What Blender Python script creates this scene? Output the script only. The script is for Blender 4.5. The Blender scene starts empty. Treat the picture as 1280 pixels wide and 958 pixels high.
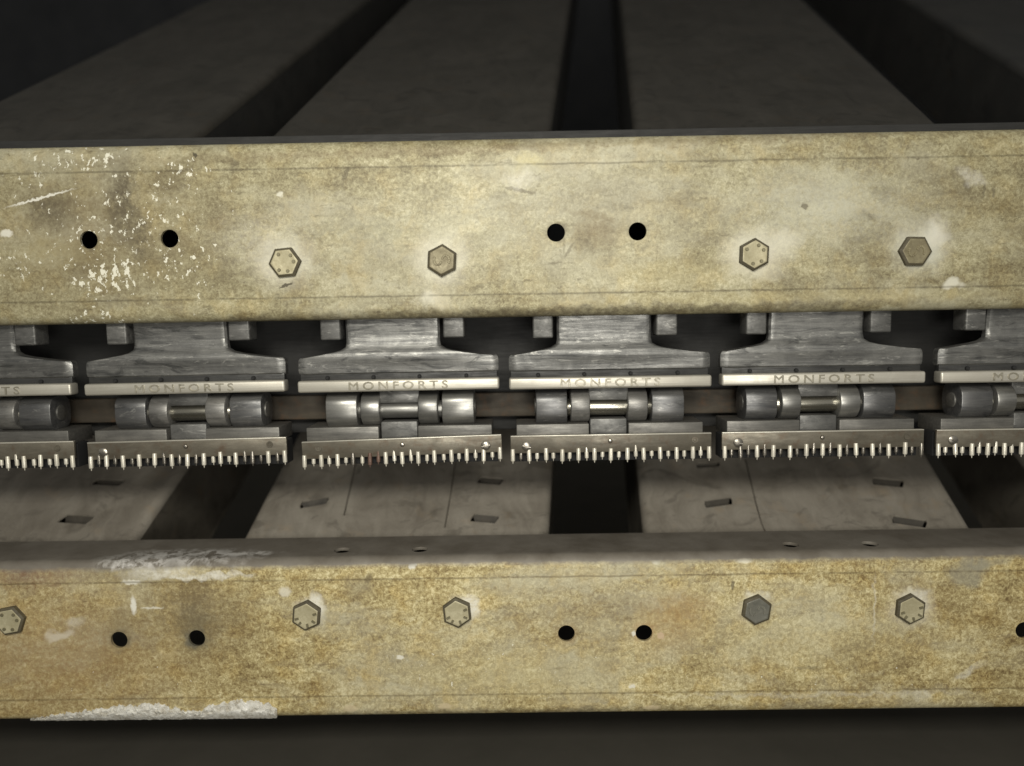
import bpy, bmesh, math, random
from mathutils import Vector, Matrix
random.seed(7)
R = math.radians
SC = bpy.context.scene
COL = SC.collection

# ------------------------------------------------------------------ camera
F = 924.0                       # focal length in photo pixels (1280 wide)
CAM = Vector((0.0, -0.425, 0.0))
ROT = Matrix.Rotation(R(0.5), 3, 'Z') @ Matrix.Rotation(R(90 - 5.1), 3, 'X') @ Matrix.Rotation(R(-0.95), 3, 'Z')
cd = bpy.data.cameras.new('camera'); cam = bpy.data.objects.new('camera', cd); COL.objects.link(cam)
cam.matrix_world = Matrix.Translation(CAM) @ ROT.to_4x4()
cd.sensor_width = 36; cd.lens = F / 1280 * 36; cd.clip_start = 0.01; cd.clip_end = 20
SC.camera = cam
cd.dof.use_dof = True; cd.dof.focus_distance = .432; cd.dof.aperture_fstop = 3.2

def ray(px, py): return ROT @ Vector(((px - 640) / F, (479 - py) / F, -1.0))
def P(px, py, Y):               # point of the photo at depth plane Y
    d = ray(px, py); return CAM + d * ((Y - CAM.y) / d.y)
def PP(px, py, o, n):           # point of the photo on the plane through o with normal n
    d = ray(px, py); return CAM + d * ((o - CAM).dot(n) / d.dot(n))

# ------------------------------------------------------------------ light
w = bpy.data.worlds.new('World'); SC.world = w; w.use_nodes = True
w.node_tree.nodes['Background'].inputs[0].default_value = (1, .98, .92, 1)
w.node_tree.nodes['Background'].inputs[1].default_value = 0.27
def area(name, loc, target, sx, sy, power, col):
    l = bpy.data.lights.new(name, 'AREA'); l.shape = 'RECTANGLE'; l.size = sx; l.size_y = sy
    l.energy = power; l.color = col
    o = bpy.data.objects.new(name, l); COL.objects.link(o); o.location = loc
    o.rotation_euler = (Vector(target) - Vector(loc)).to_track_quat('-Z', 'Y').to_euler()
    return o
area('key_lamp', (-0.04, -0.61, 0.21), (0, 0.03, -0.06), 0.38, 0.12, 3.5, (1, .965, .87))
area('low_lamp', (0.10, -0.70, -0.08), (0, 0.03, -0.03), 0.30, 0.15, 1.6, (1, .97, .9))
SC.view_settings.view_transform = 'Standard'; SC.view_settings.look = 'None'
SC.view_settings.exposure = 0; SC.view_settings.gamma = 1
SC.render.engine = 'CYCLES'

# ------------------------------------------------------------------ materials
class NT:
    def __init__(s, name):
        m = bpy.data.materials.new(name); m.use_nodes = True
        s.m = m; s.t = m.node_tree; s.b = s.t.nodes['Principled BSDF']
        tc = s.n('ShaderNodeTexCoord'); s.obj = tc.outputs['Object']
    def n(s, ty, **k):
        x = s.t.nodes.new(ty)
        for a, v in k.items(): setattr(x, a, v)
        return x
    def l(s, a, b): s.t.links.new(a, b)
    def set(s, sock, v):
        if hasattr(v, 'is_linked') or hasattr(v, 'links'): s.l(v, sock)
        else: sock.default_value = v
    def mapping(s, vec, loc=(0, 0, 0), scale=(1, 1, 1), rot=(0, 0, 0)):
        x = s.n('ShaderNodeMapping'); s.set(x.inputs[0], vec); s.set(x.inputs[1], loc)
        x.inputs[2].default_value = rot; x.inputs[3].default_value = scale; return x.outputs[0]
    def noise(s, vec, scale, detail=4, rough=.6, dist=0):
        x = s.n('ShaderNodeTexNoise'); s.set(x.inputs['Vector'], vec)
        x.inputs['Scale'].default_value = scale; x.inputs['Detail'].default_value = detail
        x.inputs['Roughness'].default_value = rough; x.inputs['Distortion'].default_value = dist
        return x.outputs['Fac']
    def ramp(s, fac, stops):
        x = s.n('ShaderNodeValToRGB'); s.l(fac, x.inputs[0]); e = x.color_ramp.elements
        while len(e) < len(stops): e.new(.5)
        for i, (p, c) in enumerate(stops):
            e[i].position = p; e[i].color = (c, c, c, 1) if isinstance(c, (int, float)) else (*c, 1)
        return x.outputs[0]
    def rng(s, v, a, b, c=0, d=1, smooth=False):
        x = s.n('ShaderNodeMapRange'); x.clamp = True
        if smooth: x.interpolation_type = 'SMOOTHSTEP'
        s.l(v, x.inputs[0])
        for i, q in enumerate((a, b, c, d)): x.inputs[i + 1].default_value = q
        return x.outputs[0]
    def math(s, op, a, b=0.0):
        x = s.n('ShaderNodeMath', operation=op); s.set(x.inputs[0], a); s.set(x.inputs[1], b); return x.outputs[0]
    def mix(s, f, a, b, blend='MIX'):
        x = s.n('ShaderNodeMix', data_type='RGBA', blend_type=blend)
        s.set(x.inputs[0], f)
        s.set(x.inputs[6], (*a, 1) if isinstance(a, tuple) else a)
        s.set(x.inputs[7], (*b, 1) if isinstance(b, tuple) else b); return x.outputs[2]
    def warp(s, vec, scale, amt):
        x = s.n('ShaderNodeTexNoise'); s.l(vec, x.inputs['Vector']); x.inputs['Scale'].default_value = scale; x.inputs['Detail'].default_value = 3
        a = s.n('ShaderNodeVectorMath', operation='SUBTRACT'); s.l(x.outputs['Color'], a.inputs[0]); a.inputs[1].default_value = (.5, .5, .5)
        b = s.n('ShaderNodeVectorMath', operation='SCALE'); s.l(a.outputs[0], b.inputs[0]); b.inputs[3].default_value = amt
        c = s.n('ShaderNodeVectorMath', operation='ADD'); s.l(vec, c.inputs[0]); s.l(b.outputs[0], c.inputs[1]); return c.outputs[0]
    def blob(s, vec, c, r, soft=1.0, amt=1.0, rot=0):
        # elliptical mask in the XZ plane, centre c, radii r (metres)
        x = s.n('ShaderNodeMapping', vector_type='TEXTURE'); s.l(vec, x.inputs[0])
        x.inputs[1].default_value = (c[0], 0, c[1]); x.inputs[2].default_value = (0, rot, 0); x.inputs[3].default_value = (r[0], 1000, r[1])
        y = s.n('ShaderNodeVectorMath', operation='LENGTH'); s.l(x.outputs[0], y.inputs[0])
        return s.rng(y.outputs['Value'], 1.0, 1 - soft, 0, amt, smooth=soft > .3)
    def bump(s, h, strength, dist=.001, prev=None):
        x = s.n('ShaderNodeBump'); x.inputs['Strength'].default_value = strength; x.inputs['Distance'].default_value = dist
        s.l(h, x.inputs['Height'])
        if prev is not None: s.l(prev, x.inputs['Normal'])
        return x.outputs[0]
    def out(s, color=None, rough=None, metal=None, normal=None, spec=None):
        if color is not None: s.set(s.b.inputs['Base Color'], (*color, 1) if isinstance(color, tuple) else color)
        if rough is not None: s.set(s.b.inputs['Roughness'], rough)
        if metal is not None: s.set(s.b.inputs['Metallic'], metal)
        if normal is not None: s.l(normal, s.b.inputs['Normal'])
        if spec is not None: s.b.inputs['Specular IOR Level'].default_value = spec
        return s.m

def rand_vec(N, k=3.0):         # object coordinates shifted by each object's own random number
    oi = N.n('ShaderNodeObjectInfo'); c = N.n('ShaderNodeCombineXYZ')
    q = N.math('MULTIPLY', oi.outputs['Random'], k)
    for i in range(3): N.l(q, c.inputs[i])
    a = N.n('ShaderNodeVectorMath', operation='ADD'); N.l(N.obj, a.inputs[0]); N.l(c.outputs[0], a.inputs[1])
    return a.outputs[0], oi.outputs['Random']

def steel(name, dark, light, rough=(.3, .5), metal=.9, streak=(60, 400, 900), bumpv=.15, stain=None, wear=None):
    N = NT(name); v, rnd = rand_vec(N)
    st = N.noise(N.mapping(v, scale=streak), 1.0, 5, .65, .4)
    fine = N.noise(v, 1500, 3, .6)
    big = N.noise(v, 70, 4, .6, .8)
    f = N.math('ADD', N.math('MULTIPLY', st, .55), N.math('ADD', N.math('MULTIPLY', big, .33), N.math('MULTIPLY', fine, .12)))
    c = N.ramp(f, [(.34, dark), (.52, tuple((a + b) / 2 * .95 for a, b in zip(dark, light))), (.68, light)])
    if stain:
        m = N.rng(N.noise(v, 160, 5, .7), .52, .72, 0, .7); c = N.mix(m, c, stain)
    if wear:                         # rubbed bright patches and fine scratches
        m = N.rng(N.noise(N.mapping(v, loc=(5, 5, 5), scale=(45, 120, 190)), 1, 6, .72, 2.5), .58, .68, 0, .6); c = N.mix(m, c, wear)
        m = N.rng(N.noise(N.mapping(v, scale=(90, 900, 1400), rot=(0, .12, 0)), 1, 3, .6, .8), .66, .72, 0, .6); c = N.mix(m, c, wear)
        m = N.rng(N.noise(N.mapping(v, loc=(9, 9, 9), scale=(38, 100, 150)), 1, 5, .7, 1.5), .54, .66, 0, .65); c = N.mix(m, c, tuple(a * .6 for a in dark))
    c = N.mix(N.rng(rnd, 0, 1, 0, .35), c, tuple(a * .55 for a in dark))
    r = N.rng(f, .35, .65, rough[1], rough[0])
    return N.out(c, r, metal, N.bump(f, bumpv, .0006))

M = {}
M['cast'] = steel('worn cast steel', (.065, .066, .066), (.40, .395, .37), (.32, .56), .6, streak=(22, 200, 420), bumpv=.45, wear=(.62, .61, .56))
M['block'] = steel('slide block steel', (.09, .09, .086), (.27, .265, .25), (.4, .6), .5, wear=(.55, .54, .50), streak=(120, 300, 200))
M['bar'] = steel('polished rail steel', (.48, .45, .38), (.80, .77, .67), (.34, .5), .55, streak=(40, 700, 1500), bumpv=.1)
M['roller'] = steel('roller steel', (.10, .102, .105), (.31, .305, .295), (.32, .5), .7, wear=(.55, .54, .50), streak=(25, 300, 300), bumpv=.12)
M['bush'] = steel('bushing steel', (.15, .147, .14), (.46, .445, .41), (.34, .5), .6, wear=(.55, .54, .50), streak=(40, 300, 300), bumpv=.12)
M['axle'] = steel('axle pin steel', (.25, .24, .20), (.62, .59, .50), (.2, .35), .95, streak=(20, 500, 500), bumpv=.08)
M['base'] = steel('base plate steel', (.09, .087, .08), (.26, .25, .225), (.36, .55), .5, streak=(60, 400, 500))
M['plate'] = steel('pin plate steel', (.10, .088, .066), (.25, .225, .175), (.34, .55), .5, streak=(80, 400, 300), stain=(.12, .075, .045))
M['needle'] = steel('needle brass steel', (.78, .73, .60), (.97, .93, .82), (.25, .4), .4, streak=(200, 200, 200), bumpv=.05)
M['screw'] = steel('screw steel', (.25, .23, .2), (.6, .56, .48), (.25, .4), .9)
M['groove'] = steel('dark groove', (.018, .018, .018), (.07, .07, .066), (.4, .7), .3)  # near-black tone of the recessed strip
M['housing'] = steel('near-black housing', (.020, .020, .019), (.038, .037, .035), (.6, .8), .0)  # near-black, set to the shade between the links
M['rust'] = steel('rusty rail', (.045, .037, .027), (.11, .09, .064), (.55, .75), .15, streak=(30, 200, 150), stain=(.13, .07, .035))
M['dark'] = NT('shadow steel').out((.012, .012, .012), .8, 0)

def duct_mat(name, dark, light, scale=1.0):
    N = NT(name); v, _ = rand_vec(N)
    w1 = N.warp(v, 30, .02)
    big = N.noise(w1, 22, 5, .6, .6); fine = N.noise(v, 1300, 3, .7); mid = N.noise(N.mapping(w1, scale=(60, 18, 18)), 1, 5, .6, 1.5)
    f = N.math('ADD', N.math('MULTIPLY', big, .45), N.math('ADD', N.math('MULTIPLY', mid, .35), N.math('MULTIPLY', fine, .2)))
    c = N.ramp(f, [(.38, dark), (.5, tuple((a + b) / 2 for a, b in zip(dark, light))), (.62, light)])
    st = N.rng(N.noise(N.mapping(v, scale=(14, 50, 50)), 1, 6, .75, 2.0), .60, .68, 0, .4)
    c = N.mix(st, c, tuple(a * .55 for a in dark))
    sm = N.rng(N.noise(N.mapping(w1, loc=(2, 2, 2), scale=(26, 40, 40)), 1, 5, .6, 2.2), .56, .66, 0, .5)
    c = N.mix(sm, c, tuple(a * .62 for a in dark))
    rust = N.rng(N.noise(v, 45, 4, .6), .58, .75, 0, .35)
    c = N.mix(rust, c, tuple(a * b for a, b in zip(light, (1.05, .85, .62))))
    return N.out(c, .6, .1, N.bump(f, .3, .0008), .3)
M['duct'] = duct_mat('dusty duct sheet', (.175, .155, .125), (.31, .283, .236))
M['duct_up'] = duct_mat('shaded duct sheet', (.030, .028, .023), (.049, .045, .038))  # darker copy of the duct sheet, shade of the upper area painted in
M['duct_gap'] = duct_mat('shaded duct side', (.022, .022, .021), (.034, .033, .030))  # near-black copy for the upper gaps, their shade painted in
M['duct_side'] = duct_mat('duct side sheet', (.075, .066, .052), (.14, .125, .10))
M['slot'] = duct_mat('slot steel', (.03, .027, .022), (.075, .066, .052))

def plain(name, a, b, sc=20, rough=.8):
    N = NT(name); f = N.noise(N.obj, sc, 5, .6)
    sp = N.rng(N.noise(N.obj, 700, 2, .5), .74, .78, 0, .5)
    return N.out(N.mix(sp, N.ramp(f, [(.3, a), (.7, b)]), (.12, .115, .1)), rough, 0, None, .2)
M['floor'] = plain('dark oily floor', (.062, .058, .047), (.078, .072, .059))
M['wall'] = plain('dark interior wall', (.022, .023, .025), (.032, .033, .035))

def plaster():
    N = NT('white plaster'); f = N.noise(N.obj, 260, 6, .7, .5)
    c = N.ramp(f, [(.32, (.40, .36, .28)), (.5, (.66, .64, .57)), (.7, (.85, .84, .79))])
    return N.out(c, .85, 0, N.bump(f, .9, .0015))
M['plaster'] = plaster()

# zinc-yellow steel of the channels; marks are stains and tone patches plus painted edge shade, fixed in the object's own coordinates
def zinc(name, cols, marks, specks, lines, origin, flange=None, fine=520, grain=1.0):
    N = NT(name); v = N.obj
    w1 = N.warp(v, 120, .012); w2 = N.warp(v, 500, .003)
    g = N.noise(v, fine, 3, .75, .7); g2 = N.noise(v, fine * 2.6, 2, .6); b = N.noise(w1, 26, 5, .62, .5)
    h = N.noise(N.mapping(w1, scale=(34, 60, 150)), 1, 4, .65)
    f = N.math('ADD', N.math('ADD', N.math('MULTIPLY', g, .40 * grain), N.math('MULTIPLY', g2, .16 * grain)),
               N.math('ADD', N.math('ADD', N.math('MULTIPLY', b, .22 + .1 * (1 - grain)), .5 * (.56 * (1 - grain) - .1 * (1 - grain))), N.math('MULTIPLY', h, .22)))
    c = N.ramp(f, [(.385, cols[0]), (.468, cols[1]), (.525, cols[2]), (.60, cols[3])])
    hz = N.rng(N.noise(N.mapping(w1, loc=(3, 1, 2), scale=(9, 20, 24)), 1, 5, .62, .6), .46, .64, 0, .62)
    c = N.mix(hz, c, (.50, .48, .36))
    br = N.rng(N.noise(N.mapping(w1, loc=(7, 4, 5), scale=(11, 20, 22)), 1, 5, .66, .8), .52, .70, 0, .45)
    c = N.mix(N.math('MULTIPLY', br, N.rng(g, .35, .6, 1, .45)), c, tuple(q * 1.15 for q in cols[0]))
    ys = N.rng(N.noise(w1, 60, 4, .6), .47, .68, 0, .55)
    c = N.mix(ys, c, cols[4], 'MULTIPLY')
    pit = N.rng(N.noise(w2, 330, 5, .75), .56, .66, 0, .5)
    c = N.mix(pit, c, cols[0])
    pit2 = N.rng(N.noise(N.mapping(w2, scale=(70, 200, 420)), 1, 4, .7), .58, .68, 0, .5)
    c = N.mix(pit2, c, tuple(q * .8 for q in cols[0]))
    def loc(px, py):
        p = P(px, py, 0) - origin; return (p.x, p.z)
    k = .46e-3
    modn = N.rng(N.noise(w2, 330, 5, .7), .38, .58, .45, 1)
    for (px, py, rx, ry, soft, amt, col, rot, tex) in marks:
        m = N.blob(w1 if tex != 'crisp' else w2, loc(px, py), (rx * k, ry * k), soft, amt, R(rot))
        if tex == 'grain': m = N.math('MULTIPLY', m, modn)
        c = N.mix(m, c, col)
    sp = N.noise(N.mapping(w2, rot=(0, .5, 0), scale=(1, 1, .6)), 330, 3, .62)
    tot = None
    for (px, py, rx, ry, amt) in specks:
        m = N.blob(w1, loc(px, py), (rx * k, ry * k), .9, amt)
        tot = m if tot is None else N.math('MAXIMUM', tot, m)
    if tot is not None:
        sel = N.rng(N.math('ADD', sp, N.math('MULTIPLY', tot, .20)), .725, .745, 0, .9)
        sel = N.math('MULTIPLY', sel, N.rng(tot, .02, .1))
        c = N.mix(sel, c, (.86, .84, .70))
    sx = N.n('ShaderNodeSeparateXYZ'); N.l(N.warp(v, 60, .0012), sx.inputs[0])
    for (py, wd, amt) in lines:      # scribed bend lines along the web
        z = loc(640, py)[1]
        d = N.math('ABSOLUTE', N.math('SUBTRACT', sx.outputs[2], z))
        m = N.rng(d, wd * k, wd * k * .25, 0, amt)
        m = N.math('MULTIPLY', m, N.rng(N.noise(N.mapping(v, scale=(30, 1, 1)), 1, 4, .7), .38, .5, .15, 1))
        c = N.mix(m, c, tuple(q * .55 for q in cols[0]))
    if flange:                       # dust lying on the top flange
        s2 = N.n('ShaderNodeSeparateXYZ'); N.l(N.warp(v, 90, .0035), s2.inputs[0])
        zt = flange[0]
        m = N.rng(s2.outputs[2], zt - .0062, zt - .0032, 0, 1)
        c = N.mix(m, c, N.ramp(N.noise(w1, 45, 5, .6), [(.3, flange[1]), (.7, flange[2])]))
        pl = None
        for (px, py, rx, ry) in flange[3]:
            pp = PP(px, py, Vector((0, 0, flange[4])), Vector((0, 0, 1))) - origin
            x = N.n('ShaderNodeMapping', vector_type='TEXTURE'); N.l(w1, x.inputs[0])
            x.inputs[1].default_value = (pp.x, pp.y, 0); x.inputs[3].default_value = (rx, ry, 1000)
            y = N.n('ShaderNodeVectorMath', operation='LENGTH'); N.l(x.outputs[0], y.inputs[0])
            q = N.rng(y.outputs['Value'], 1, .4)
            pl = q if pl is None else N.math('MAXIMUM', pl, q)
        q = N.math('MULTIPLY', N.math('MULTIPLY', pl, m), N.rng(N.noise(w1, 130, 5, .7), .42, .56, 0, .85))
        c = N.mix(q, c, (.62, .60, .56))
    return N.out(c, N.rng(f, .35, .65, .62, .46), .12, N.bump(f, .22, .0007), .35)

# ------------------------------------------------------------------ mesh helpers
def link(name, me, mat, parent=None, loc=None, smooth=False):
    o = bpy.data.objects.new(name, me); COL.objects.link(o)
    me.materials.append(mat)
    if smooth:
        me.polygons.foreach_set('use_smooth', [True] * len(me.polygons)); me.set_sharp_from_angle(angle=R(35))
    if parent: o.parent = parent
    if loc is not None: o.location = loc
    return o
def bm_mesh(name, bm):
    bmesh.ops.recalc_face_normals(bm, faces=bm.faces); me = bpy.data.meshes.new(name); bm.to_mesh(me); bm.free(); return me
def mobj(name, bm, mat, parent=None, loc=None, smooth=True): return link(name, bm_mesh(name, bm), mat, parent, loc, smooth)
def root(name, loc, label, cat, group=None):
    o = bpy.data.objects.new(name, None); COL.objects.link(o); o.location = loc; o.empty_display_size = .01
    o['label'] = label; o['category'] = cat
    if group: o['group'] = group
    return o
def box(bm, x0, x1, y0, y1, z0, z1, bev=0.0, seg=2):
    r = bmesh.ops.create_cube(bm, size=1)
    for v in r['verts']:
        v.co = Vector(((x0 + x1) / 2 + v.co.x * (x1 - x0), (y0 + y1) / 2 + v.co.y * (y1 - y0), (z0 + z1) / 2 + v.co.z * (z1 - z0)))
    if bev > 0:
        es = list({e for v in r['verts'] for e in v.link_edges})
        bmesh.ops.bevel(bm, geom=es, offset=bev, segments=seg, affect='EDGES', profile=.5)
def lathe_x(bm, prof, yc, zc, n=32):        # prof: list of (x, radius); axis along X
    rings = []
    for (x, r) in prof:
        rings.append([bm.verts.new((x, yc - r * math.cos(2 * math.pi * i / n), zc + r * math.sin(2 * math.pi * i / n))) for i in range(n)])
    for a, b in zip(rings, rings[1:]):
        for i in range(n): bm.faces.new((a[i], a[(i + 1) % n], b[(i + 1) % n], b[i]))
    bm.faces.new(rings[0]); bm.faces.new(list(reversed(rings[-1])))
def lathe_dir(bm, prof, base, axis, n=12):  # prof: (distance along axis, radius)
    q = Vector(axis).normalized().to_track_quat('Z', 'Y'); base = Vector(base); rings = []
    for (t, r) in prof:
        rings.append([bm.verts.new(base + q @ Vector((r * math.cos(2 * math.pi * i / n), r * math.sin(2 * math.pi * i / n), t))) for i in range(n)])
    for a, b in zip(rings, rings[1:]):
        for i in range(n): bm.faces.new((a[i], a[(i + 1) % n], b[(i + 1) % n], b[i]))
    bm.faces.new(rings[0]); bm.faces.new(list(reversed(rings[-1])))
def cyl(x0, x1, r, yc, zc, ch, n=36):
    bm = bmesh.new(); lathe_x(bm, [(x0, r - ch), (x0 + ch * .35, r - ch * .3), (x0 + ch, r), (x1 - ch, r), (x1 - ch * .35, r - ch * .3), (x1, r - ch)], yc, zc, n); return bm
def cut(o, cutters):                        # real holes: exact booleans, result stored in the mesh
    for c in cutters: cut1(o, [c])
def cut1(o, cutters):
    bm = bmesh.new()
    for (c, ax, r, ln, n) in cutters:
        lathe_dir(bm, [(-ln / 2, r), (ln / 2, r)], c, ax, n)
    cm = bm_mesh('cutter', bm); co = bpy.data.objects.new('cutter', cm); COL.objects.link(co)
    co.location = o.parent.location
    bpy.context.view_layer.update()
    md = o.modifiers.new('cut', 'BOOLEAN'); md.operation = 'DIFFERENCE'; md.object = co; md.solver = 'EXACT'
    dg = bpy.context.evaluated_depsgraph_get(); me = bpy.data.meshes.new_from_object(o.evaluated_get(dg))
    o.modifiers.clear(); o.data = me; bpy.data.objects.remove(co)
    me.polygons.foreach_set('use_smooth', [True] * len(me.polygons)); me.set_sharp_from_angle(angle=R(35))

# ------------------------------------------------------------------ setting
bm = bmesh.new(); box(bm, -3, 3, -2.5, 3, -.31, -.29)
o = mobj('floor', bm, M['floor'], smooth=False); o['kind'] = 'structure'
bm = bmesh.new(); box(bm, -3, 3, 1.1, 1.12, -.288, 2.2)
o = mobj('back_wall', bm, M['wall'], smooth=False); o['kind'] = 'structure'

# ------------------------------------------------------------------ channels
def channel_bm(zt, zb, x0, x1, depth=.044, t=.0018, r=.0065):
    outer = []; n = 8
    outer.append((depth, zt))
    for i in range(n + 1):
        a = R(90) * i / n; outer.append((r - r * math.sin(a), zt - r + r * math.cos(a)))
    for i in range(n + 1):
        a = R(90) * i / n; outer.append((r - r * math.cos(a), zb + r - r * math.sin(a)))
    outer.append((depth, zb))
    inner = [(depth, zb + t)]; ri = r - t
    for i in range(n + 1):
        a = R(90) * (1 - i / n); inner.append((r - ri * math.cos(a), zb + r - ri * math.sin(a)))
    for i in range(n + 1):
        a = R(90) * (1 - i / n); inner.append((r - ri * math.sin(a), zt - r + ri * math.cos(a)))
    inner.append((depth, zt - t))
    pr = outer + inner; bm = bmesh.new()
    A = [bm.verts.new((x0, y, z)) for y, z in pr]; B = [bm.verts.new((x1, y, z)) for y, z in pr]
    for i in range(len(pr)):
        j = (i + 1) % len(pr); bm.faces.new((A[i], A[j], B[j], B[i]))
    bm.faces.new(A); bm.faces.new(list(reversed(B)))
    return bm

def bolt(parent, px, py, rot, mark, mat, tilt=0, r=.0092):
    p = P(px, py, -.0034); off = parent.location
    bm = bmesh.new(); c = (0, 0, 0)
    # hexagonal head with a chamfered crown, standing out of the web
    h = .0037
    def ring(rad, y, n=6): return [bm.verts.new((rad * math.sin(R(rot) + 2 * math.pi * i / n), y, rad * math.cos(R(rot) + 2 * math.pi * i / n))) for i in range(n)]
    a = ring(r, h); b = ring(r, .0012); a2 = None
    n = 24
    def fromhex(scale, y):
        out = []
        for i in range(n):
            th = 2 * math.pi * i / n; q = (th % R(60)) - R(30); rr = r * math.cos(R(30)) / math.cos(q)
            rr = min(rr * scale, r * (.90 if scale < .95 else 1)); out.append(bm.verts.new((rr * math.sin(R(rot) + th), y, rr * math.cos(R(rot) + th))))
        return out
    bm.clear()
    rings = [fromhex(1.0, h), fromhex(1.0, .0010), fromhex(.93, .0006), fromhex(.85, .0001), fromhex(.80, .0), fromhex(.70, .00015)]
    for s, t in zip(rings, rings[1:]):
        for i in range(n): bm.faces.new((s[i], s[(i + 1) % n], t[(i + 1) % n], t[i]))
    bm.faces.new(rings[-1]); bm.faces.new(list(reversed(rings[0])))
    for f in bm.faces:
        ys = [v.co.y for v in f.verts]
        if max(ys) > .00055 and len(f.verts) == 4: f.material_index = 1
    o = mobj('bolt', bm, mat, parent, p - off); o.data.materials.append(M['shade'])
    # forged grade marks
    bm = bmesh.new()
    if mark == 'dots':
        for k in range(5):
            a = R((20, 62, 135, 190, 300)[k] + rot); rr = r * .58
            lathe_dir(bm, [(0, .0012), (.0008, .0009)], (rr * math.sin(a), .0004, rr * math.cos(a)), (0, -1, 0), 10)
    elif mark == 'ticks':
        for k in range(5):
            a = R((70, 120, 165, 215, 250)[k] + rot)
            bx = bmesh.new(); box(bx, -.0006, .0006, -.0006, .0006, r * .48, r * .72)
            me = bm_mesh('t', bx); me.transform(Matrix.Rotation(a, 4, 'Y')); bm.from_mesh(me); bpy.data.meshes.remove(me)
    else:
        for s in (-1, 1):
            for i in range(8):
                a0 = R(-30 + i * 26); cx = s * r * .25
                lathe_dir(bm, [(0, .0009), (.0007, .0006)], (cx + s * r * .22 * math.cos(a0), .0004, s * r * .28 * math.sin(a0)), (0, -1, 0), 8)
    mobj('grade_mark', bm, M['mark'] if mark else mat, o)
    return o

def zcap(name, a, b):
    return steel(name, a, b, (.4, .6), .25, streak=(300, 300, 300), bumpv=.3)
M['bolt_y'] = zcap('yellow zinc bolt', (.38, .335, .20), (.68, .63, .43))
M['bolt_b'] = zcap('brown worn bolt', (.17, .14, .08), (.40, .36, .22))
M['bolt_g'] = zcap('grey bolt', (.12, .12, .10), (.28, .27, .22))

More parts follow.
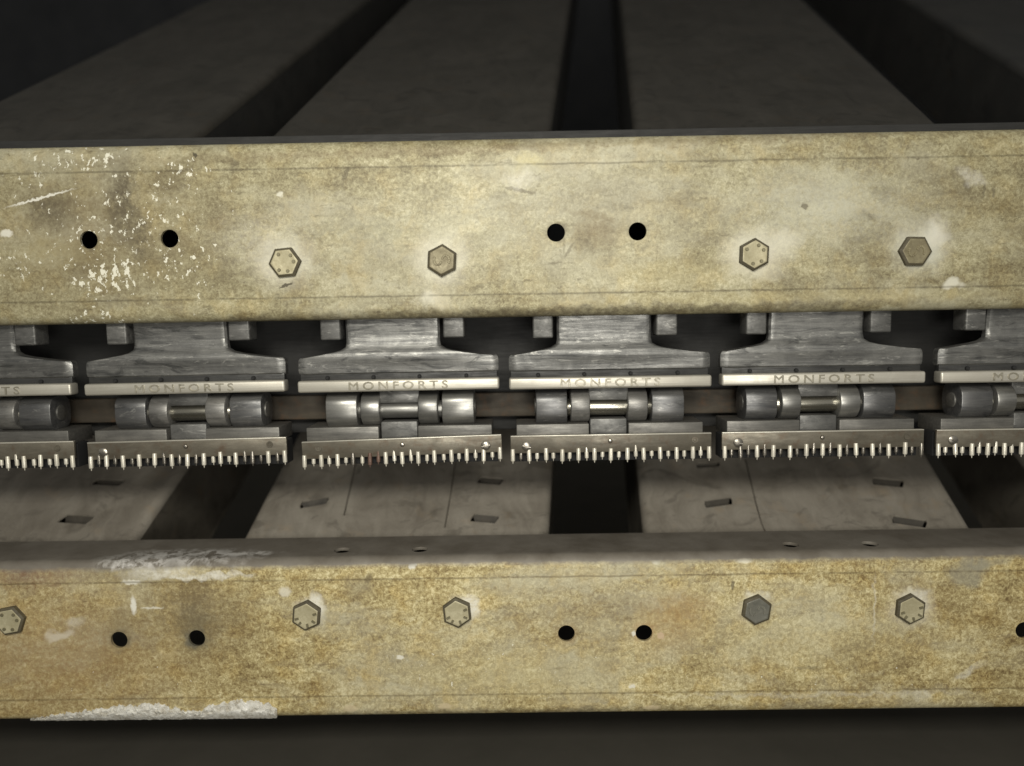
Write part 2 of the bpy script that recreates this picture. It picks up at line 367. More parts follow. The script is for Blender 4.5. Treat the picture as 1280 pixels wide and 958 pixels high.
M['mark'] = zcap('bolt mark', (.16, .14, .08), (.30, .27, .17))
M['shade'] = steel('bolt edge grime', (.06, .05, .03), (.14, .12, .07), (.6, .8), 0)  # dark tone painted on as the shade of head sides and chamfer
ZT1 = P(640, 171, 0).z; ZB1 = P(640, 396.5, 0).z
ZF2 = P(640, 696, 0).z; ZB2 = P(640, 896.5, 0).z; ZT2 = ZF2
X0, X1 = -.46, .46
PALE = (.78, .76, .64); HAZE = (.60, .59, .47); BRN = (.20, .155, .085); DK = (.115, .095, .06); WH = (.82, .80, .70); YEL = (.50, .43, .22)
L1 = Vector((0, 0, ZB1)); L2 = Vector((0, 0, ZB2))
m1 = [  # px, py, rx, ry, soft, amount, colour, rotation, texture
    (640, 260, 330, 90, 1, .3, HAZE, 0, 'grain'), (1040, 260, 200, 80, 1, .45, (.56, .56, .47), 0, 'grain'),
    (110, 290, 230, 150, 1, .6, BRN, 0, 'grain'), (152, 250, 28, 65, .8, .95, DK, 0, 'grain'), (175, 300, 24, 50, .9, .8, DK, 0, 'grain'),
    (62, 262, 48, 30, .8, .8, DK, 15, 'grain'), (110, 260, 60, 25, 1, .35, BRN, 0, 'grain'), (60, 315, 80, 30, 1, .3, YEL, 0, 'grain'),
    (355, 328, 54, 46, .9, .62, PALE, 0, 'soft'), (330, 300, 100, 60, 1, .3, PALE, 0, 'grain'), (552, 326, 52, 50, .9, .62, PALE, 0, 'soft'), (540, 375, 28, 16, .8, .5, PALE, 0, 'soft'),
    (944, 318, 58, 46, .9, .62, PALE, 0, 'soft'), (985, 300, 30, 24, .9, .35, PALE, 0, 'soft'), (1150, 310, 52, 44, .9, .75, (.70, .70, .60), 0, 'soft'), (1172, 290, 22, 24, .9, .5, WH, 0, 'soft'),
    (1190, 355, 14, 10, .6, .7, PALE, 0, 'soft'), (745, 290, 50, 36, 1, .8, BRN, 0, 'grain'), (730, 305, 22, 26, .9, .45, DK, 0, 'grain'), (740, 270, 46, 6, .7, .5, BRN, 12, 'grain'),
    (230, 300, 22, 10, .9, .5, BRN, 0, 'grain'), (695, 290, 15, 15, .6, .6, DK, 0, 'soft'), (797, 290, 15, 15, .6, .6, DK, 0, 'soft'), (212, 298, 15, 15, .6, .6, DK, 0, 'soft'), (111, 300, 15, 15, .6, .6, DK, 0, 'soft'),
    (1006, 258, 5, 5, .4, .7, DK, 0, 'crisp'), (1090, 272, 14, 7, .8, .55, DK, 20, 'grain'), (1080, 268, 40, 14, 1, .35, DK, 5, 'grain'), (1100, 240, 24, 12, 1, .35, DK, 0, 'grain'),
    (1208, 232, 6, 9, .6, .65, DK, -25, 'crisp'), (1230, 238, 2.2, 10, .5, .6, DK, 5, 'crisp'), (1242, 240, 2.2, 10, .5, .6, DK, 0, 'crisp'), (1215, 222, 30, 12, .8, .4, WH, 20, 'grain'),
    (650, 238, 26, 3, .5, .6, DK, 12, 'crisp'), (662, 200, 28, 12, .8, .45, (.70, .62, .32), 0, 'grain'), (648, 225, 26, 16, .8, .4, WH, 0, 'grain'), (705, 210, 30, 12, .9, .3, BRN, 0, 'grain'),
    (357, 357, 11, 2.2, .4, .85, (.06, .05, .03), -22, 'crisp'), (432, 218, 4, 12, .5, .6, DK, 25, 'crisp'), (244, 194, 3, 3, .3, .9, (.03, .03, .02), 0, 'crisp'), (290, 208, 12, 14, .7, .5, DK, 0, 'grain'),
    (705, 300, 2, 26, .5, .35, DK, 0, 'crisp'), (712, 312, 2.5, 14, .5, .5, DK, 35, 'crisp'),
    (50, 248, 56, 2.0, .6, .9, WH, -14, 'crisp'), (8, 292, 10, 6, .5, .8, WH, 0, 'crisp'), (350, 243, 6, 4, .5, .7, PALE, 0, 'crisp'),
    (470, 290, 130, 30, 1, .25, (.40, .40, .30), 0, 'grain'), (850, 340, 130, 26, 1, .35, YEL, 0, 'grain'), (980, 372, 400, 12, .7, .25, YEL, 0, 'grain'),
    (640, 184, 700, 9, .7, .5, BRN, -1, 'grain'), (640, 393, 700, 11, .7, .75, DK, -.8, 'grain'),  # bands along both bends: their rounded shading put into the colour
]
s1 = [(150, 290, 210, 150, .62), (130, 400, 80, 30, .7), (225, 330, 90, 60, .72), (90, 200, 120, 40, .7), (120, 200, 70, 26, .9), (225, 215, 45, 30, .95), (130, 350, 85, 46, 1.0), (150, 340, 40, 40, 1.0), (20, 330, 60, 40, .75), (200, 250, 30, 50, .8), (40, 225, 60, 26, .7), (285, 318, 24, 10, .5), (262, 212, 14, 6, .9)]
m1c = ((.135, .108, .060), (.262, .228, .132), (.385, .35, .212), (.56, .52, .35), (1.0, .88, .66))
M['zinc1'] = zinc('upper channel zinc', m1c, m1, s1, [(206, 1.9, .5), (368, 1.9, .5)], L1, fine=480, grain=.75)
DUSTA, DUSTB = (.135, .118, .094), (.22, .20, .168)
m2 = [
    (60, 820, 280, 150, 1, .75, (.34, .23, .11), 0, 'grain'), (240, 760, 130, 75, 1, .8, BRN, 0, 'grain'), (246, 785, 40, 46, .9, .6, DK, 0, 'soft'), (150, 790, 34, 42, .9, .5, BRN, 0, 'soft'), (149, 800, 17, 17, .6, .7, DK, 0, 'soft'),
    (250, 800, 110, 60, 1, .35, BRN, 0, 'grain'), (150, 712, 90, 26, .9, .5, BRN, 0, 'grain'), (40, 715, 110, 34, .9, .8, (.22, .13, .08), 0, 'grain'),
    (75, 794, 24, 9, .6, .75, (.66, .60, .48), -8, 'soft'), (95, 780, 18, 12, .8, .4, WH, -20, 'grain'), (200, 716, 70, 12, .9, .8, WH, -2, 'grain'), (240, 722, 90, 5, .8, .85, WH, -1, 'grain'), (180, 704, 60, 10, .9, .7, (.6, .58, .52), 0, 'grain'), (280, 718, 50, 4, .6, .6, WH, 0, 'grain'),
    (167, 757, 5, 16, .6, .95, WH, 0, 'crisp'), (164, 728, 16, 4, .5, .8, WH, 0, 'crisp'), (190, 760, 18, 2, .5, .6, WH, 0, 'crisp'), (356, 740, 11, 9, .6, .8, (.72, .68, .55), 0, 'crisp'), (515, 706, 7, 8, .5, .9, WH, 0, 'crisp'),
    (386, 766, 27, 27, .7, .5, PALE, 0, 'soft'), (394, 755, 18, 16, .7, .85, WH, 30, 'grain'), (576, 764, 27, 27, .7, .5, PALE, 0, 'soft'), (588, 758, 18, 20, .7, .85, WH, 30, 'grain'),
    (947, 748, 24, 12, .7, .6, PALE, 0, 'grain'), (940, 762, 30, 28, .9, .35, PALE, 0, 'soft'), (1140, 762, 42, 36, .9, .6, PALE, 0, 'soft'), (1145, 745, 34, 12, .8, .5, WH, 0, 'grain'), (12, 776, 26, 26, .8, .4, PALE, 0, 'grain'),
    (450, 735, 32, 24, .9, .5, (.30, .27, .19), 0, 'soft'), (460, 722, 12, 10, .9, .45, DK, 0, 'soft'), (840, 780, 70, 60, 1, .5, (.44, .29, .12), 0, 'grain'), (860, 755, 60, 30, 1, .35, (.44, .29, .12), 0, 'grain'),
    (1210, 715, 34, 24, .5, .65, (.26, .25, .20), -20, 'soft'), (1235, 705, 40, 10, .6, .5, (.26, .25, .20), -10, 'soft'), (1093, 760, 3, 60, .9, .45, WH, 0, 'grain'),
    (916, 732, 3, 9, .5, .7, DK, 0, 'crisp'), (930, 700, 14, 6, .6, .6, WH, 0, 'crisp'), (820, 700, 8, 8, .6, .6, PALE, 0, 'crisp'),
    (640, 845, 200, 50, 1, .45, (.60, .54, .32), 0, 'grain'), (1010, 800, 240, 60, 1, .3, (.56, .52, .34), 0, 'grain'), (1210, 840, 30, 8, .7, .5, PALE, -30, 'grain'), (790, 858, 6, 4, .5, .8, WH, 0, 'crisp'), (500, 822, 6, 4, .5, .8, WH, 0, 'crisp'),
    (708, 792, 19, 17, .6, .6, (.30, .22, .12), 0, 'soft'), (805, 791, 19, 17, .6, .6, (.44, .28, .14), 0, 'soft'), (826, 795, 6, 6, .5, .8, (.6, .45, .3), 0, 'crisp'), (792, 792, 4, 4, .5, .8, WH, 0, 'crisp'), (246, 798, 19, 17, .5, .75, (.10, .10, .085), 0, 'soft'),
    (640, 890, 720, 7, .8, .5, DK, -.8, 'grain'), (556, 883, 12, 5, .5, .7, (.6, .5, .32), 0, 'crisp'), (438, 886, 12, 6, .5, .7, (.6, .5, .32), 0, 'crisp'), (815, 885, 14, 5, .5, .7, (.6, .5, .32), 0, 'crisp'), (1010, 835, 24, 3, .6, .4, DK, 0, 'crisp'),  # wide bottom band: shading of the lower bend put into the colour
    (1020, 868, 300, 5, .8, .3, PALE, 0, 'grain'), (1155, 868, 20, 12, .8, .4, PALE, -20, 'grain'),
]
s2 = [(600, 840, 300, 60, .28), (1000, 850, 260, 50, .25), (200, 850, 200, 40, .3)]
m2c = ((.165, .113, .048), (.35, .276, .127), (.535, .455, .235), (.77, .69, .42), (1.0, .86, .58))
M['zinc2'] = zinc('lower channel zinc', m2c, m2, s2, [(722, 1.9, .5), (868, 1.9, .45)], L2,
                  flange=(ZT2 - ZB2, DUSTA, DUSTB, [(235, 694, .055, .014), (170, 700, .03, .012), (300, 692, .03, .006)], ZT2), fine=430, grain=1.0)

CH1 = root('steel_channel', L1, 'upper yellowed steel channel beam with white paint specks on its left end', 'channel beam', 'horizontal steel channel beams')
c1 = mobj('channel_profile', channel_bm(ZT1 - L1.z, ZB1 - L1.z, X0, X1), M['zinc1'], CH1)
c1.data.materials[0] = M['zinc1']
cut(c1, [(P(x, y, 0) - L1, (0, 1, 0), .0051, .02, 28) for x, y in ((111, 300), (212, 298.5), (695, 291), (797, 289.5))])
CH2 = root('steel_channel', L2, 'lower yellowed steel channel beam with white plaster crust along its bottom left edge', 'channel beam', 'horizontal steel channel beams')
c2 = mobj('channel_profile', channel_bm(ZT2 - L2.z, ZB2 - L2.z, X0, X1), M['zinc2'], CH2)
up = Vector((0, 0, 1))
cut(c2, [(P(x, y, 0) - L2, (0, 1, 0), .0050, .02, 28) for x, y in ((149, 800), (246, 798), (708, 792), (805, 791.5), (1280, 788))] +
        [(PP(x, y, Vector((0, 0, ZT2)), up) - L2, (0, 0, 1), .0050, .02, 28) for x, y in ((428, 688), (525, 687), (988, 681), (1087, 680))])
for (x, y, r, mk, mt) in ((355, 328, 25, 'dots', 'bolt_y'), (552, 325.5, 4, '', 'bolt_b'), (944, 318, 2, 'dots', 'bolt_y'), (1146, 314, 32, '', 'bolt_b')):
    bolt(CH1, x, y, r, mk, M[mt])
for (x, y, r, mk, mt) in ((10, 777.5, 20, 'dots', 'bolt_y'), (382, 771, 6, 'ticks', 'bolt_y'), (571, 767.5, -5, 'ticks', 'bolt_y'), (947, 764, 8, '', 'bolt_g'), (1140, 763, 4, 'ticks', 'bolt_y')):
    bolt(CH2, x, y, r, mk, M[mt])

# plaster crust on the lower channel: a lumpy raised sheet with an uneven upper outline
def crust(parent, pts_top, y_bot, thick, n=150, m=9):
    bm = bmesh.new(); off = parent.location; rows = []
    x0 = pts_top[0][0]; x1 = pts_top[-1][0]
    def top(x):
        for (a, b), (c, d) in zip(pts_top, pts_top[1:]):
            if a <= x <= c: return b + (d - b) * (x - a) / max(c - a, 1e-6)
    for i in range(n + 1):
        x = x0 + (x1 - x0) * i / n; yt = top(x) + random.uniform(-1.6, 1.6) + 1.5 * math.sin(i * .9) * math.sin(i * .23); yb = y_bot(x) + random.uniform(-.4, .4); yt = min(yt, yb - .6); col = []
        for j in range(m + 1):
            t = j / m; y = yt + (yb - yt) * t
            th = thick * math.sin(math.pi * min(max(t, .0), 1)) ** .6 * random.uniform(.35, 1.4) if 0 < t < 1 else -.0004
            dz = (P(x, y, 0).z - ZB2); yy = .0065 - math.sqrt(max(0, .0065 ** 2 - max(0, .0065 - dz) ** 2))
            col.append(bm.verts.new(P(x, y, yy - th) - off))
        rows.append(col)
    for a, b in zip(rows, rows[1:]):
        for j in range(m): bm.faces.new((a[j], a[j + 1], b[j + 1], b[j]))
    g = bmesh.ops.extrude_face_region(bm, geom=list(bm.faces))
    for v in [v for v in g['geom'] if isinstance(v, bmesh.types.BMVert)]: v.co.y += .0012
    return mobj('plaster_crust', bm, M['plaster'], parent)
crust(CH2, [(38, 899), (75, 892), (100, 889), (135, 884), (150, 880), (165, 882), (182, 878), (198, 878), (212, 883), (232, 888), (252, 887), (262, 881), (280, 877), (300, 874), (322, 876), (338, 880), (346, 884)], lambda x: 901.5 - (x - 38) * .0115, .0013)

# dark sealing strip lying behind the upper channel's top edge
bm = bmesh.new(); box(bm, X0, X1, .046, .052, -.012, 0, .0008)
zs = P(640, 166, .049).z
o = mobj('seal_strip', bm, M['housing'], loc=(0, 0, zs)); o['label'] = 'thin blackened strip showing along the top edge of the upper channel beam'; o['category'] = 'seal strip'

# ------------------------------------------------------------------ ducts
def lerp(a, b, t): return a + (b - a) * t
def duct(vp, xl, xr, y, Y0, length, mat, matside, slots, label, seams=(), height=.076, group='inclined air ducts', dents=()):
    d = ray(*vp).normalized(); d = d / d.y              # direction running back and up
    a = P(xl, y, Y0); b = P(xr, y, Y0)
    b = Vector((b.x, Y0, a.z + (P(640, y, Y0).z - a.z) * 0)) ; a.z = b.z = P(640, y, Y0).z
    s = Vector((1, 0, 0)); a.x -= .0015; b.x += .0015; nrm = s.cross(d).normalized(); nrm = nrm if nrm.z > 0 else -nrm
    dn = -nrm * height; org = (a + b) / 2; Rt = root('air_duct', org, label, 'air duct', group)
    t = .0015; e = d * length; W = (b - a).length; hw = Vector((W / 2, 0, 0))
    def slab(name, c0, c1, c2, c3, off, mat, smooth=False):
        bm = bmesh.new(); A = [bm.verts.new(q) for q in (c0, c1, c2, c3)]; B = [bm.verts.new(q + off) for q in (c0, c1, c2, c3)]
        bm.faces.new(A); bm.faces.new(B)
        for i in range(4): bm.faces.new((A[i], A[(i + 1) % 4], B[(i + 1) % 4], B[i]))
        return mobj(name, bm, mat, Rt, smooth=smooth)
    def top_panel():                        # sheet with rolled side edges
        rr = .006; pr = []
        for sgn in (-1, 1):
            seq = []
            for i in range(7):
                a_ = R(15) * i; seq.append(s * sgn * (W / 2 - rr + rr * math.cos(a_)) + nrm * (rr * math.sin(a_) - rr))
            pr += seq if sgn < 0 else seq[::-1]
        inn = []
        for sgn in (-1, 1):
            seq = []
            for i in range(7):
                a_ = R(15) * i; seq.append(s * sgn * (W / 2 - rr + (rr - t) * math.cos(a_)) + nrm * ((rr - t) * math.sin(a_) - rr))
            inn += seq if sgn < 0 else seq[::-1]
        pr = pr + inn[::-1]; bm = bmesh.new()
        A = [bm.verts.new(q) for q in pr]; B = [bm.verts.new(q + e) for q in pr]
        for i in range(len(pr)): bm.faces.new((A[i], A[(i + 1) % len(pr)], B[(i + 1) % len(pr)], B[i]))
        bm.faces.new(A); bm.faces.new(B[::-1])
        return mobj('top_panel', bm, mat, Rt, smooth=True)
    top = top_panel()
    g = Vector((.0002, 0, 0)); q = -nrm * (.006 + .0002)
    slab('side_panel', -hw + g + q, -hw + g + q + e, -hw + g + dn + e, -hw + g + dn, Vector((t, 0, 0)), matside)
    slab('side_panel', hw - g + q, hw - g + q + e, hw - g + dn + e, hw - g + dn, Vector((-t, 0, 0)), matside)
    slab('bottom_panel', -hw + dn * 1.01, hw + dn * 1.01, hw + dn * 1.01 + e, -hw + dn * 1.01 + e, -nrm * t, matside)
    # slots: punched openings with a raised louvre lip
    if slots:
        bmc = bmesh.new(); dd = d.normalized(); dl = s.copy()
        frame = []
        for (px, py, wpx, hpx, tilt) in slots:
            c = PP(px, py, org, nrm) - org
            mmpp = (c + org - CAM).length / F
            u = (Matrix.Rotation(R(tilt), 3, nrm) @ s); v = nrm.cross(u).normalized()
            if v.y < 0: v = -v
            hwid = wpx * mmpp / 2 * 1.05; hh = hpx * mmpp / 2 / .62
            frame.append((c, u, v, hwid, hh))
            pts = [c + u * hwid * ax + v * hh * ay for ax, ay in ((-1, -1), (.82, -1), (1, .2), (1, 1), (-.82, 1), (-1, -.2))]
            lo = [bmc.verts.new(p - nrm * .004) for p in pts]; hi = [bmc.verts.new(p + nrm * .004) for p in pts]
            bmc.faces.new(lo); bmc.faces.new(hi)
            for i in range(6): bmc.faces.new((lo[i], lo[(i + 1) % 6], hi[(i + 1) % 6], hi[i]))
        cm = bm_mesh('cutter', bmc); co = bpy.data.objects.new('cutter', cm); COL.objects.link(co); co.location = org
        md = top.modifiers.new('c', 'BOOLEAN'); md.object = co; md.solver = 'EXACT'
        bpy.context.view_layer.update()
        dg = bpy.context.evaluated_depsgraph_get(); me = bpy.data.meshes.new_from_object(top.evaluated_get(dg)); top.modifiers.clear(); top.data = me; me.polygons.foreach_set('use_smooth', [True] * len(me.polygons)); me.set_sharp_from_angle(angle=R(30))
        bpy.data.objects.remove(co)
        for (c, u, v, hwid, hh) in frame:      # nozzle tongue left standing inside the slot
            bm = bmesh.new()
            A = [c + u * hwid * .95 + v * hh * 1.0 - nrm * .0012, c - u * hwid * .95 + v * hh * 1.0 - nrm * .0012,
                 c - u * hwid * .7 - v * hh * .5 - nrm * .005, c + u * hwid * .7 - v * hh * .5 - nrm * .005]
            V = [bm.verts.new(p) for p in A]; V2 = [bm.verts.new(p - nrm * .0006) for p in A]
            bm.faces.new(V); bm.faces.new(V2)
            for i in range(4): bm.faces.new((V[i], V[(i + 1) % 4], V2[(i + 1) % 4], V2[i]))
            mobj('nozzle_tongue', bm, M['slot'], Rt)
    # seams: thin folded joint lines lying on the panel
    for pl in seams:
        bm = bmesh.new(); prev = None; wv = Vector((.0005, 0, 0))
        for (px, py) in pl:
            c = PP(px, py, org, nrm) - org
            cur = [bm.verts.new(c - wv + nrm * .0001), bm.verts.new(c - wv * .3 + nrm * .0006), bm.verts.new(c + wv * .6 + nrm * .0006), bm.verts.new(c + wv + nrm * .0001)]
            if prev:
                for i in range(3): bm.faces.new((prev[i], prev[i + 1], cur[i + 1], cur[i]))
            prev = cur
        mobj('panel_seam', bm, matside, Rt)
    return Rt
VL = (728, -140); VU = (750, -235)
YL = 673; Y0 = .047
duct(VL, -215, 160, YL, Y0, .235, M['duct'], M['duct_side'], [(135, 603, 34, 6, -6), (95, 649, 34, 8, -6)],
     'dusty lower air duct at the far left edge of the photo')
duct(VL, 302, 683, YL, Y0, .235, M['duct'], M['duct_side'], [(393, 628, 32, 8, 14), (613, 601, 30, 8, -8), (606, 648, 32, 9, -8)],
     'dusty lower air duct with three punched slots, left of the square dark gap', seams=[[(446, 575), (438, 610), (430, 645)], [(570, 575), (563, 620), (556, 660)]])
duct(VL, 808, 1216, YL, Y0, .235, M['duct'], M['duct_side'], [(885, 581, 28, 6, 5), (898, 628, 34, 8, 10), (1110, 603, 32, 8, -10), (1137, 652, 34, 8, -14)],
     'dusty lower air duct with four punched slots and a crooked seam', seams=[[(932, 575), (938, 600), (945, 630), (952, 655), (958, 668)]])
duct(VL, 1352, 1720, YL, Y0, .235, M['duct'], M['duct_side'], [],
     'lower air duct at the far right edge, only its brown side wall showing')
YU = 172; YT = .054
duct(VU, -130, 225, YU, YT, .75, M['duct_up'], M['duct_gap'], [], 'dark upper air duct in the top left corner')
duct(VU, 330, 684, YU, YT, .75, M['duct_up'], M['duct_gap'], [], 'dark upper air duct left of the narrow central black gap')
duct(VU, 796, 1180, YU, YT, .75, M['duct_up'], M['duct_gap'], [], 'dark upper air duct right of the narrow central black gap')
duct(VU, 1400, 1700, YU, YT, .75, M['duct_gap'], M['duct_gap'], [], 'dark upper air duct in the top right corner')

# ------------------------------------------------------------------ chain guide
def zy(py, Y, px=760): return P(px, py, Y).z
bm = bmesh.new(); box(bm, X0, X1, .058, .090, zy(535, .058), zy(385, .058), .001)  # added near-black box filling the shaded gaps between the links
loc = Vector((0, .074, zy(535, .058)))
o = mobj('shade_housing', bm, M['housing'], smooth=True)
o.data.transform(Matrix.Translation(-loc)); o.location = loc
o['label'] = 'added dark housing in place of shade behind the chain links under the upper channel'; o['category'] = 'housing'
bm = bmesh.new(); box(bm, X0, X1, .048, .054, zy(519, .048), zy(489, .048), .0012)
loc = Vector((0, .05, zy(519, .048))); 
o = mobj('guide_rail', bm, M['rust']); o.data.transform(Matrix.Translation(-loc)); o.location = loc
o['label'] = 'flat brown rusty guide rail seen between the chain rollers'; o['category'] = 'guide rail'

# ------------------------------------------------------------------ chain links
YC = .014; K = (YC - CAM.y) / F / .99
ZREF = zy(395, YC)                           # local z = 0 at photo row 395 of the middle link
def lz(py, Y=YC): return zy(py, Y) - ZREF     # rows of the link that starts at px 636
def lx(r): return r * K                       # pixels from the link's left end
def carrier():
    rows = [(386, 60, 176, 2.2), (398, 60, 176, 2.4), (408, 60, 176, 3.0), (416, 60, 176, 3.3), (423, 60, 176, 3.0), (429, 59, 177, 2.4), (433, 53, 183, 1.8), (435.5, 43, 193, 1.3),
            (438, 28, 209, 1.0), (440.5, 12, 228, .9), (442, 2.5, 245.5, .9), (444, 0.8, 247.2, .9), (447, 0, 248, .9), (452, 0, 248, .8), (457, 0, 248, .8), (461, .4, 247.6, 1.2), (463, 1.4, 246.6, 2.6)]
    nx = 48; bm = bmesh.new(); F_ = []; B_ = []
    for (py, a, b, dy) in rows:
        fr = []; bk = []
        for i in range(nx + 1):
            t = i / nx; x = a + (b - a) * t
            edge = min(t, 1 - t) * (b - a)                      # px from the side
            rnd_ = max(0, 1 - edge / 4) ** 2 * 1.6
            mid = (x - 124) / 124
            sag = 0.0
            if py > 430: sag = 1.2 * (1 - mid * mid) * math.exp(-((py - 441) / 10) ** 2) * -1 + .8 * (1 - mid * mid) * math.exp(-((py - 455) / 7) ** 2)
            y = (dy + rnd_ + sag) * .001 * .9 - .0035
            fr.append(bm.verts.new((lx(x), y, lz(py)))); bk.append(bm.verts.new((lx(x), .004, lz(py))))
        F_.append(fr); B_.append(bk)
    for S in (F_, B_):
        for a, b in zip(S, S[1:]):
            for i in range(nx): bm.faces.new((a[i], a[i + 1], b[i + 1], b[i]))
    for i in range(nx):
        for r in (0, -1): bm.faces.new((F_[r][i], F_[r][i + 1], B_[r][i + 1], B_[r][i]))
    for a in range(len(rows) - 1):
        for i in (0, nx): bm.faces.new((F_[a][i], F_[a + 1][i], B_[a + 1][i], B_[a][i]))
    return bm
def text_mesh():
    cu = bpy.data.curves.new('lettering', 'FONT'); cu.body = 'MONFORTS'; cu.size = .0068; cu.extrude = .00022; cu.space_character = 1.45
    cu.align_x = 'CENTER'; cu.resolution_u = 3; cu.bevel_depth = .00009; cu.bevel_resolution = 1
    to = bpy.data.objects.new('t', cu); COL.objects.link(to)
    bpy.context.view_layer.update()
    me = bpy.data.meshes.new_from_object(to.evaluated_get(bpy.context.evaluated_depsgraph_get())); bpy.data.objects.remove(to)
    me.transform(Matrix.Rotation(R(90), 4, 'X')); me.transform(Matrix.Diagonal((1.26, 1, .95, 1))); me.materials.clear(); return me
M['letter'] = steel('worn lettering', (.25, .23, .17), (.62, .58, .48), (.35, .55), .5, streak=(300, 300, 300), wear=(.72, .69, .6))
M['roller_s'] = steel('polished roller steel', (.17, .168, .16), (.60, .59, .545), (.3, .46), .8, streak=(25, 300, 300), bumpv=.12)

GL = 'pin chain links side by side under the upper channel'
def make_link():
    L = root('chain_link', (0, 0, 0), '', 'chain link', GL)
    mobj('carrier', carrier(), M['cast'], L)
    for (a, b) in ((30, 55), (181, 207)):
        bm = bmesh.new(); box(bm, lx(a), lx(b), -.0035, .010, lz(421), lz(380), .0011, 3); mobj('slide_block', bm, M['block'], L)
    bm = bmesh.new(); box(bm, lx(2), lx(246), -.0012, .003, lz(475), lz(460), .0004)
    g = mobj('groove_strip', bm, M['groove'], L)
    for r in (36, 93, 150, 208):
        bm = bmesh.new(); lathe_dir(bm, [(0, .0012), (.002, .0012), (.0026, .0007)], (lx(r), -.0007, lz(467)), (0, -1, 0), 12); mobj('stud', bm, M['dark'], g)
    # polished rail bar, rounded front
    bm = bmesh.new(); box(bm, 0, lx(248.5), -.0055, .003, lz(485.5, .009), lz(470.8, .009), .0013, 3)
    bar = mobj('rail_bar', bm, M['bar'], L)
    tx = link('lettering', text_mesh(), M['letter'], bar, (lx(124), -.0056, lz(485.2, .009) + .0012))
    # rollers
    zc = lz(508, .018); yc = .011
    for (a, b) in ((33, 72), (178, 218)):
        bm = cyl(lx(a), lx(b), .0106, yc, zc, .0006, 56)
        for v in bm.verts:                   # worn to a squarish knuckle
            dy, dz = v.co.y - yc, v.co.z - zc; q = math.hypot(dy, dz)
            if q > 1e-6:
                f = 1 / ((abs(dy / q) ** 3.2 + abs(dz / q) ** 3.2) ** (1 / 3.2)); v.co.y = yc + dy * min(f, 1.10); v.co.z = zc + dz * min(f, 1.10)
        mobj('roller', bm, M['roller'], L)
        mobj('roller_boss', cyl(lx(a) - .0008 if a < 100 else lx(b) - .0005, lx(a) + .0005 if a < 100 else lx(b) + .0008, .0048, yc, zc, .0006), M['base'], L)
    for (a, b) in ((76, 100), (148, 173)):
        mobj('bushing', cyl(lx(a), lx(b), .0102, yc - .0015, zc + .0002, .0009), M['bush'], L)
    mobj('axle', cyl(lx(70), lx(180), .0052, yc - .002, zc - .0008, .0003), M['axle'], L)
    bm = bmesh.new(); box(bm, lx(99), lx(149), .004, .010, lz(500, .02), lz(484, .02), .0008); mobj('back_web', bm, M['block'], L)
    # base plates and centre lug
    for (a, b) in ((8, 99), (148, 241)):
        bm = bmesh.new(); box(bm, lx(a), lx(b), .0005, .026, lz(548), lz(529.5), .0007)
        mobj('base_plate', bm, M['base'], L)
    bm = bmesh.new(); box(bm, lx(100.5), lx(146.5), .002, .026, lz(547), lz(524), .0009); mobj('centre_lug', bm, M['block'], L)
    # pin plate
    bm = bmesh.new(); box(bm, lx(0), lx(250), -.0022, .0000, lz(566), lz(544.5), .0004, 2)
    pp = mobj('pin_plate', bm, M['plate'], L)
    bm = bmesh.new(); box(bm, lx(.3), lx(249.7), -.0025, .0001, lz(545.6), lz(544.0), .0003, 2); mobj('edge_highlight', bm, M['bar'], pp)  # bright strip painted in as the light caught on the top edge
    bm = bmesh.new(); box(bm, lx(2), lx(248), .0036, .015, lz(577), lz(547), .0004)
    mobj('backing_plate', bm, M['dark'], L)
    def screw(px, py, r, slot):
        bm = bmesh.new(); lathe_dir(bm, [(0, r), (.0006, r), (.0011, r * .75), (.0013, r * .3)], (lx(px), -.0024, lz(py)), (0, -1, 0), 20)
        if slot:
            b2 = bmesh.new(); box(b2, -r * .9, r * .9, -.0014, -.0009, -.0003, .0003); me = bm_mesh('s', b2)
            me.transform(Matrix.Translation((lx(px), -.0024, lz(py))) @ Matrix.Rotation(R(12), 4, 'Y')); bm.from_mesh(me); bpy.data.meshes.remove(me)
        return mobj('screw', bm, M['screw'], pp)
    screw(20, 557, .0028, True); screw(124, 552, .0013, False)
    bm = bmesh.new(); lathe_dir(bm, [(0, .0019), (.0004, .0019), (.0004, .0011), (.0001, .0009)], (lx(229), -.0024, lz(552.5)), (0, -1, 0), 20); mobj('rivet', bm, M['plate'], pp)
    # needles: two staggered rows
    for row, (n, off, yy, z0, z1, r) in enumerate(((13, 3, -.0022, 565, 575.5, .00130), (12, 13, -.0010, 563, 573, .00118))):
        for i in range(n):
            x = lx(off + i * 20.35)
            bm = bmesh.new(); z0_ = lz(z0); ln = z0_ - lz(z1)
            lathe_dir(bm, [(-.002, r * .9), (0, r), (ln * .85, r * 1.0), (ln, r * .92), (ln + .0003, r * .3), (ln + .0016, r * .15)], (x, yy, z0_), (random.uniform(-.04, .04), random.uniform(-.10, .02), -1), 12)
            mobj('needle', bm, M['needle'], pp)
    return L
M['rustpin'] = steel('rusty needle', (.10, .055, .04), (.26, .17, .13), (.4, .6), .3)
def kids(o): return [c for c in bpy.data.objects if c.parent == o]
def copy_tree(o, parent=None):
    c = o.copy(); COL.objects.link(c)
    if parent: c.parent = parent
    for ch in kids(o): copy_tree(ch, c)
    return c
base = make_link()
starts = [(-153, None), (110.5, None), (374.5, None), (636.5, None), (899.5, None), (1169.5, None)]
labels = ['chain link cut off by the left edge of the photo, leftmost of the row',
          'chain link with a pale lower body, second from the left',
          'chain link with shiny rollers and a tilted pin plate, third from the left',
          'chain link with dull grey rollers, fourth from the left, above the square dark gap',
          'chain link fifth from the left, above the dusty duct with a crooked seam',
          'chain link cut off by the right edge of the photo, rightmost of the row']
zz = ZREF
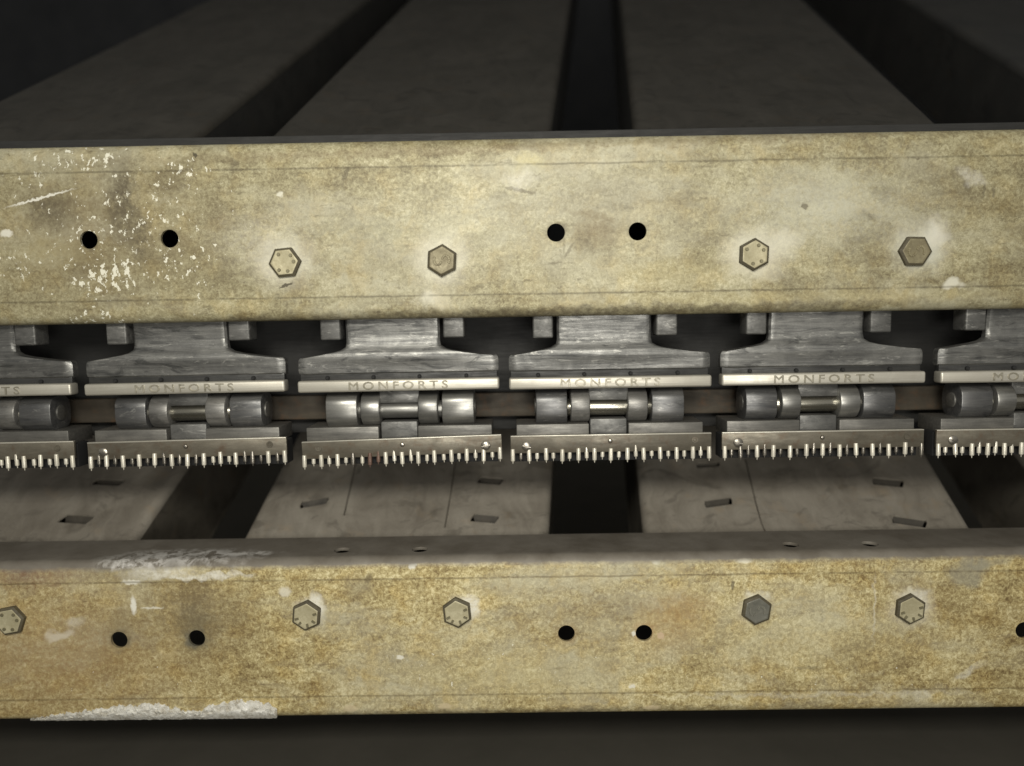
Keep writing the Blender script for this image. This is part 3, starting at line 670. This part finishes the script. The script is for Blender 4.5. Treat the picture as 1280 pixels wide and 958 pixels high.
xs = [P(s, 480, YC).x for s, _ in starts]
tilt = [.25, 0.55, 1.3, 0.15, .2, .1]
rollrot = [30, 60, 0, 10, 20, 35]
links = [base] + [copy_tree(base) for _ in range(5)]
for i, L in enumerate(links):
    L.location = (xs[i], YC, zz + (.0004, .0003, .0, 0, .0003, -.0002)[i]); L['label'] = labels[i]
    L.rotation_euler = (0, R((-.1, -.25, -.2, 0.0, .1, .1)[i]), 0)
    for ch in kids(L):
        nm = ch.name.split('.')[0]
        if nm == 'pin_plate':
            if i == 2:                       # turned round: big screw on the right
                ch.scale = (-1, 1, 1); ch.location = (lx(250), 0, 0)
                ch.rotation_euler = (0, R(-1.1), 0); ch.location.z = .0013
            else: ch.rotation_euler = (0, R(-tilt[i] * .8), 0); ch.location.z = .0008 - lx(125) * math.sin(R(tilt[i] * .8))
            for nd in kids(ch):
                if nd.name.startswith('needle'):
                    nd.rotation_euler = (random.uniform(-.0, .0), 0, 0)
                    cx = sum(v.co.x for v in nd.data.vertices) / len(nd.data.vertices)
                    if i == 2 and lx(150) < cx < lx(168):
                        nd.material_slots[0].link = 'OBJECT'; nd.material_slots[0].material = M['rustpin']
                    elif random.random() < .08 or (i in (1, 4) and sum(v.co.y for v in nd.data.vertices) / len(nd.data.vertices) > -.0016 and random.random() < .8):
                        nd.material_slots[0].link = 'OBJECT'; nd.material_slots[0].material = M['screw']
                    nd.location = (random.uniform(-.00025, .00025), random.uniform(-.0003, .0003), random.uniform(-.0005, .0005))
        if (nm == 'roller' and i == 2) or (nm == 'bushing' and i in (2, 4, 5)) or (nm == 'axle' and i == 2):
            ch.material_slots[0].link = 'OBJECT'; ch.material_slots[0].material = M['roller_s']
        if nm in ('pin_plate', 'backing_plate', 'base_plate', 'centre_lug', 'roller', 'roller_boss', 'bushing', 'axle', 'back_web'):
            ch.location.x += lx((-7, -6, -3, 0, 2, 1)[i] * (1 if 'plate' in nm else .7))
        if nm in ('slide_block',): ch.location.z += random.uniform(-.0004, .0008)
        if nm == 'rail_bar': ch.rotation_euler = (0, R(random.uniform(-.15, .05)), 0)
        if nm in ('roller', 'bushing'): ch.location.x += random.uniform(-.0004, .0004); ch.location.y += random.uniform(-.0006, .0008)
